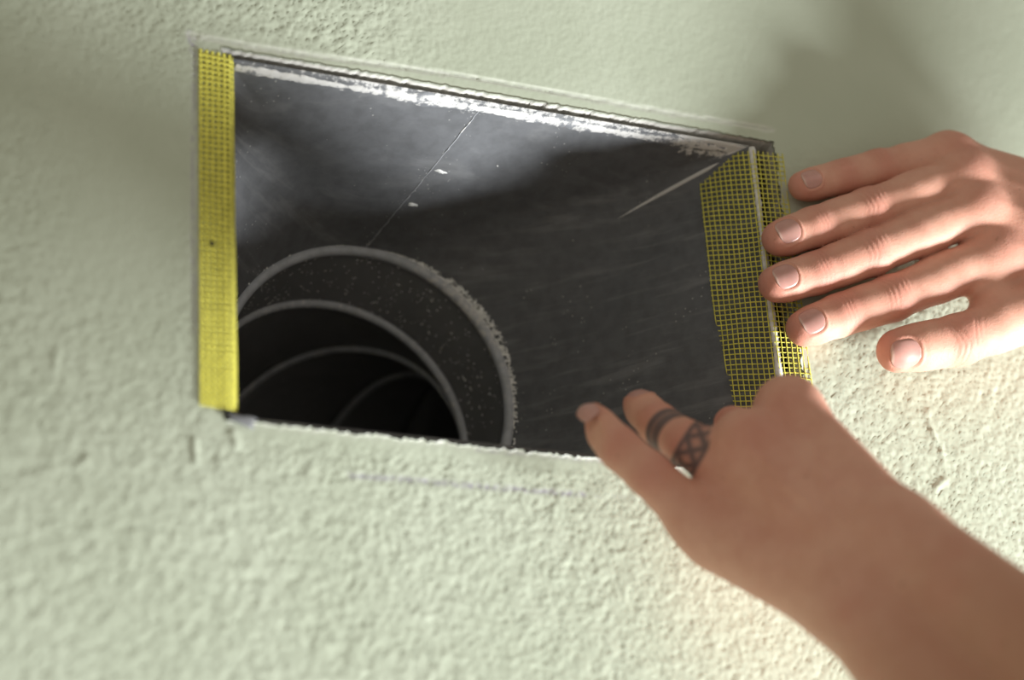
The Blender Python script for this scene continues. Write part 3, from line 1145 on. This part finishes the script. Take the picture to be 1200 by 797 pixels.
def left_hand():
    J = {'pinky': [(816, 608, 36), (761, 556, 40), (725, 525, 36), (694, 492, 29)],
         'ring': [(860, 553, 46), (808, 521, 40), (773, 498, 24), (750, 475, 12)],
         'middle': [(874, 518, 56), (862, 524, 18), (864, 516, 1), (864, 508, -9)],
         'index': [(923, 479, 57), (920, 487, 25), (914, 479, 14), (908, 471, 9)]}
    rad = {'pinky': [9.6, 8.4, 7.6, 6.9], 'ring': [10, 8.8, 7.9, 7.0], 'middle': [10.5, 9.5, 8.2, 7.4], 'index': [10.8, 9.5, 8.2, 7.2]}
    dors = {'pinky': np.array([-.25, -.9, .15]), 'ring': np.array([-.35, -.8, .45]), 'middle': np.array([-.8, -.3, .5]), 'index': np.array([-.5, -.2, .8])}
    nails = {'pinky': (9.5, 8.8, .8, np.array([-.62, -.70, .25]), 0), 'ring': (10, 9.2, .8, np.array([-.3, -.5, .85]), 0), 'middle': None, 'index': None}
    fs, pts = [], {}
    for k in ('pinky', 'ring', 'middle', 'index'):
        pts[k] = [P(*j) for j in J[k]]
        fs.append(Finger(pts[k], rad[k], dors[k], nails[k]))
        L = [np.linalg.norm(pts[k][i + 1] - pts[k][i]) for i in range(len(pts[k]) - 1)]
        print('left', k, [round(x, 1) for x in L])
    wr = P(1022, 664, 88)
    el = wr + (P(1330, 960, 150) - wr) * 1.6
    print('left wrist-mcp', np.linalg.norm(wr - pts['middle'][0]), 'wrist-el', np.linalg.norm(el - wr))
    ax = nrm(el - wr)
    view = nrm(wr - w2b(CAMW))
    sd = nrm(np.cross(ax, view))                      # across the wrist in the picture
    if sd[2] < 0: sd = -sd
    palm = []
    for k, off, ra, rb in (('pinky', -16, 9.5, 15), ('ring', -6, 10.5, 16), ('middle', 5, 11, 16), ('index', 14, 11.2, 15)):
        palm.append((pts[k][0] + view * 1.5, wr + sd * off, ra, rb, 1, None))
        palm.append((pts[k][0] - view * .8, pts[k][0] - view * .8 + ax * 2, ra * .98, ra * .98, 1, None))
    palm.append((pts['pinky'][0] + ax * 14 + view * 8, wr - sd * 15 + view * 5, 12, 15, 1, None))     # heel of the hand
    th = pts['index'][0] + ax * 30 + view * 30 - sd * 8
    palm.append((pts['index'][0] + ax * 20 + view * 12 - sd * 5, th, 9, 10, 1, None))                          # thumb side
    palm.append((wr + sd * 8 + view * 6, th, 13, 11, 1, None))
    palm.append((wr + sd * 14, el + sd * 27, 17, 32, 1, None))
    palm.append((wr - sd * 14, el - sd * 27, 17, 32, 1, None))
    thumb = Finger([th, th + np.array([-14, 12, 14]), th + np.array([-30, 16, 24])], [11, 10, 8.5], np.array([.3, -.6, .6]), None)
    fs.append(thumb)
    H = Hand(fs, palm, 9.5, 6.0)
    def extra(v, N, near, fd, A):
        own = (near == 1) & (fd[:, 1] < 2.5)
        # two inked bands round the ring finger
        f = fs[1]
        for bi, (i, q, half) in enumerate(((1, .62, 5.0), (0, .86, 5.2))):
            a = f.ax[i]; c = f.j[i] + (f.j[i + 1] - f.j[i]) * q
            n = f.dn[i]; b = np.cross(a, n)
            d = v - c
            s = d @ a; ang = np.arctan2(d @ b, d @ n)
            e = np.abs(s) / half
            if bi == 0:
                g = sstep(e, 1.05, .82) * (1 - .30 * np.exp(-((s - .6) / .7) ** 2))
            else:
                tri = np.abs(((ang * 2.0 / np.pi * 1.0 + .35) % 1) * 2 - 1) * 2 - 1
                x = s / half
                l1 = np.exp(-((x - tri * .8) / .3) ** 2); l2 = np.exp(-((x + tri * .8) / .3) ** 2)
                bd = np.exp(-((e - .9) / .17) ** 2)
                g = np.clip(np.maximum(np.maximum(l1, l2), bd) + .30, 0, 1) * sstep(e, 1.25, 1.0)
            A['ink'] = np.maximum(A['ink'], own * g * .95, out=A['ink'])
        for k in ('ring', 'middle', 'index'):
            ab = wr - pts[k][0]; tt = np.clip((v - pts[k][0]) @ ab / (ab @ ab), 0, 1)
            dv = v - pts[k][0] - tt[:, None] * ab
            dd = np.abs(dv @ nrm(np.cross(nrm(ab), view)))
            A['disp'] += .7 * np.exp(-(dd / 2.8) ** 2) * ((N @ view) < -.3) * sstep(tt, .02, .15) * (1 - sstep(tt, .6, .95))
        for a0, b0 in (((900, 560), (985, 610)), ((925, 620), (985, 610)), ((985, 610), (1060, 690)), ((1060, 690), (1150, 760))):
            q0, q1 = P(*a0, 70), P(*b0, 85)
            ab = q1 - q0; tt = np.clip((v - q0) @ ab / (ab @ ab), 0, 1)
            dv = v - q0 - tt[:, None] * ab
            dv = dv - (dv @ view)[:, None] * view
            A['disp'] += .45 * np.exp(-((dv ** 2).sum(1)) / 1.8 ** 2) * ((N @ view) < -.2)
        t = ((v - wr) @ ax)
        A['tan'][:] = sstep(t, -25, 75)
        for k in ('middle', 'index'):
            d = np.linalg.norm(v - (pts[k][0] - view * 8), axis=1)
            np.maximum(A['red'], .45 * np.exp(-(d / 12) ** 2), out=A['red'])
        d = np.linalg.norm(v - pts['ring'][0], axis=1)
        np.maximum(A['red'], .3 * np.exp(-(d / 14) ** 2), out=A['red'])
    return build_hand('hand', H, (8, -262, -420), (270, 30, 30), .8,
                      'bare left hand with two dark inked bands on the ring finger, reaching into the opening', extra)


right_hand()
left_hand()
for o in bpy.data.objects:
    if '_o' in o: del o['_o']
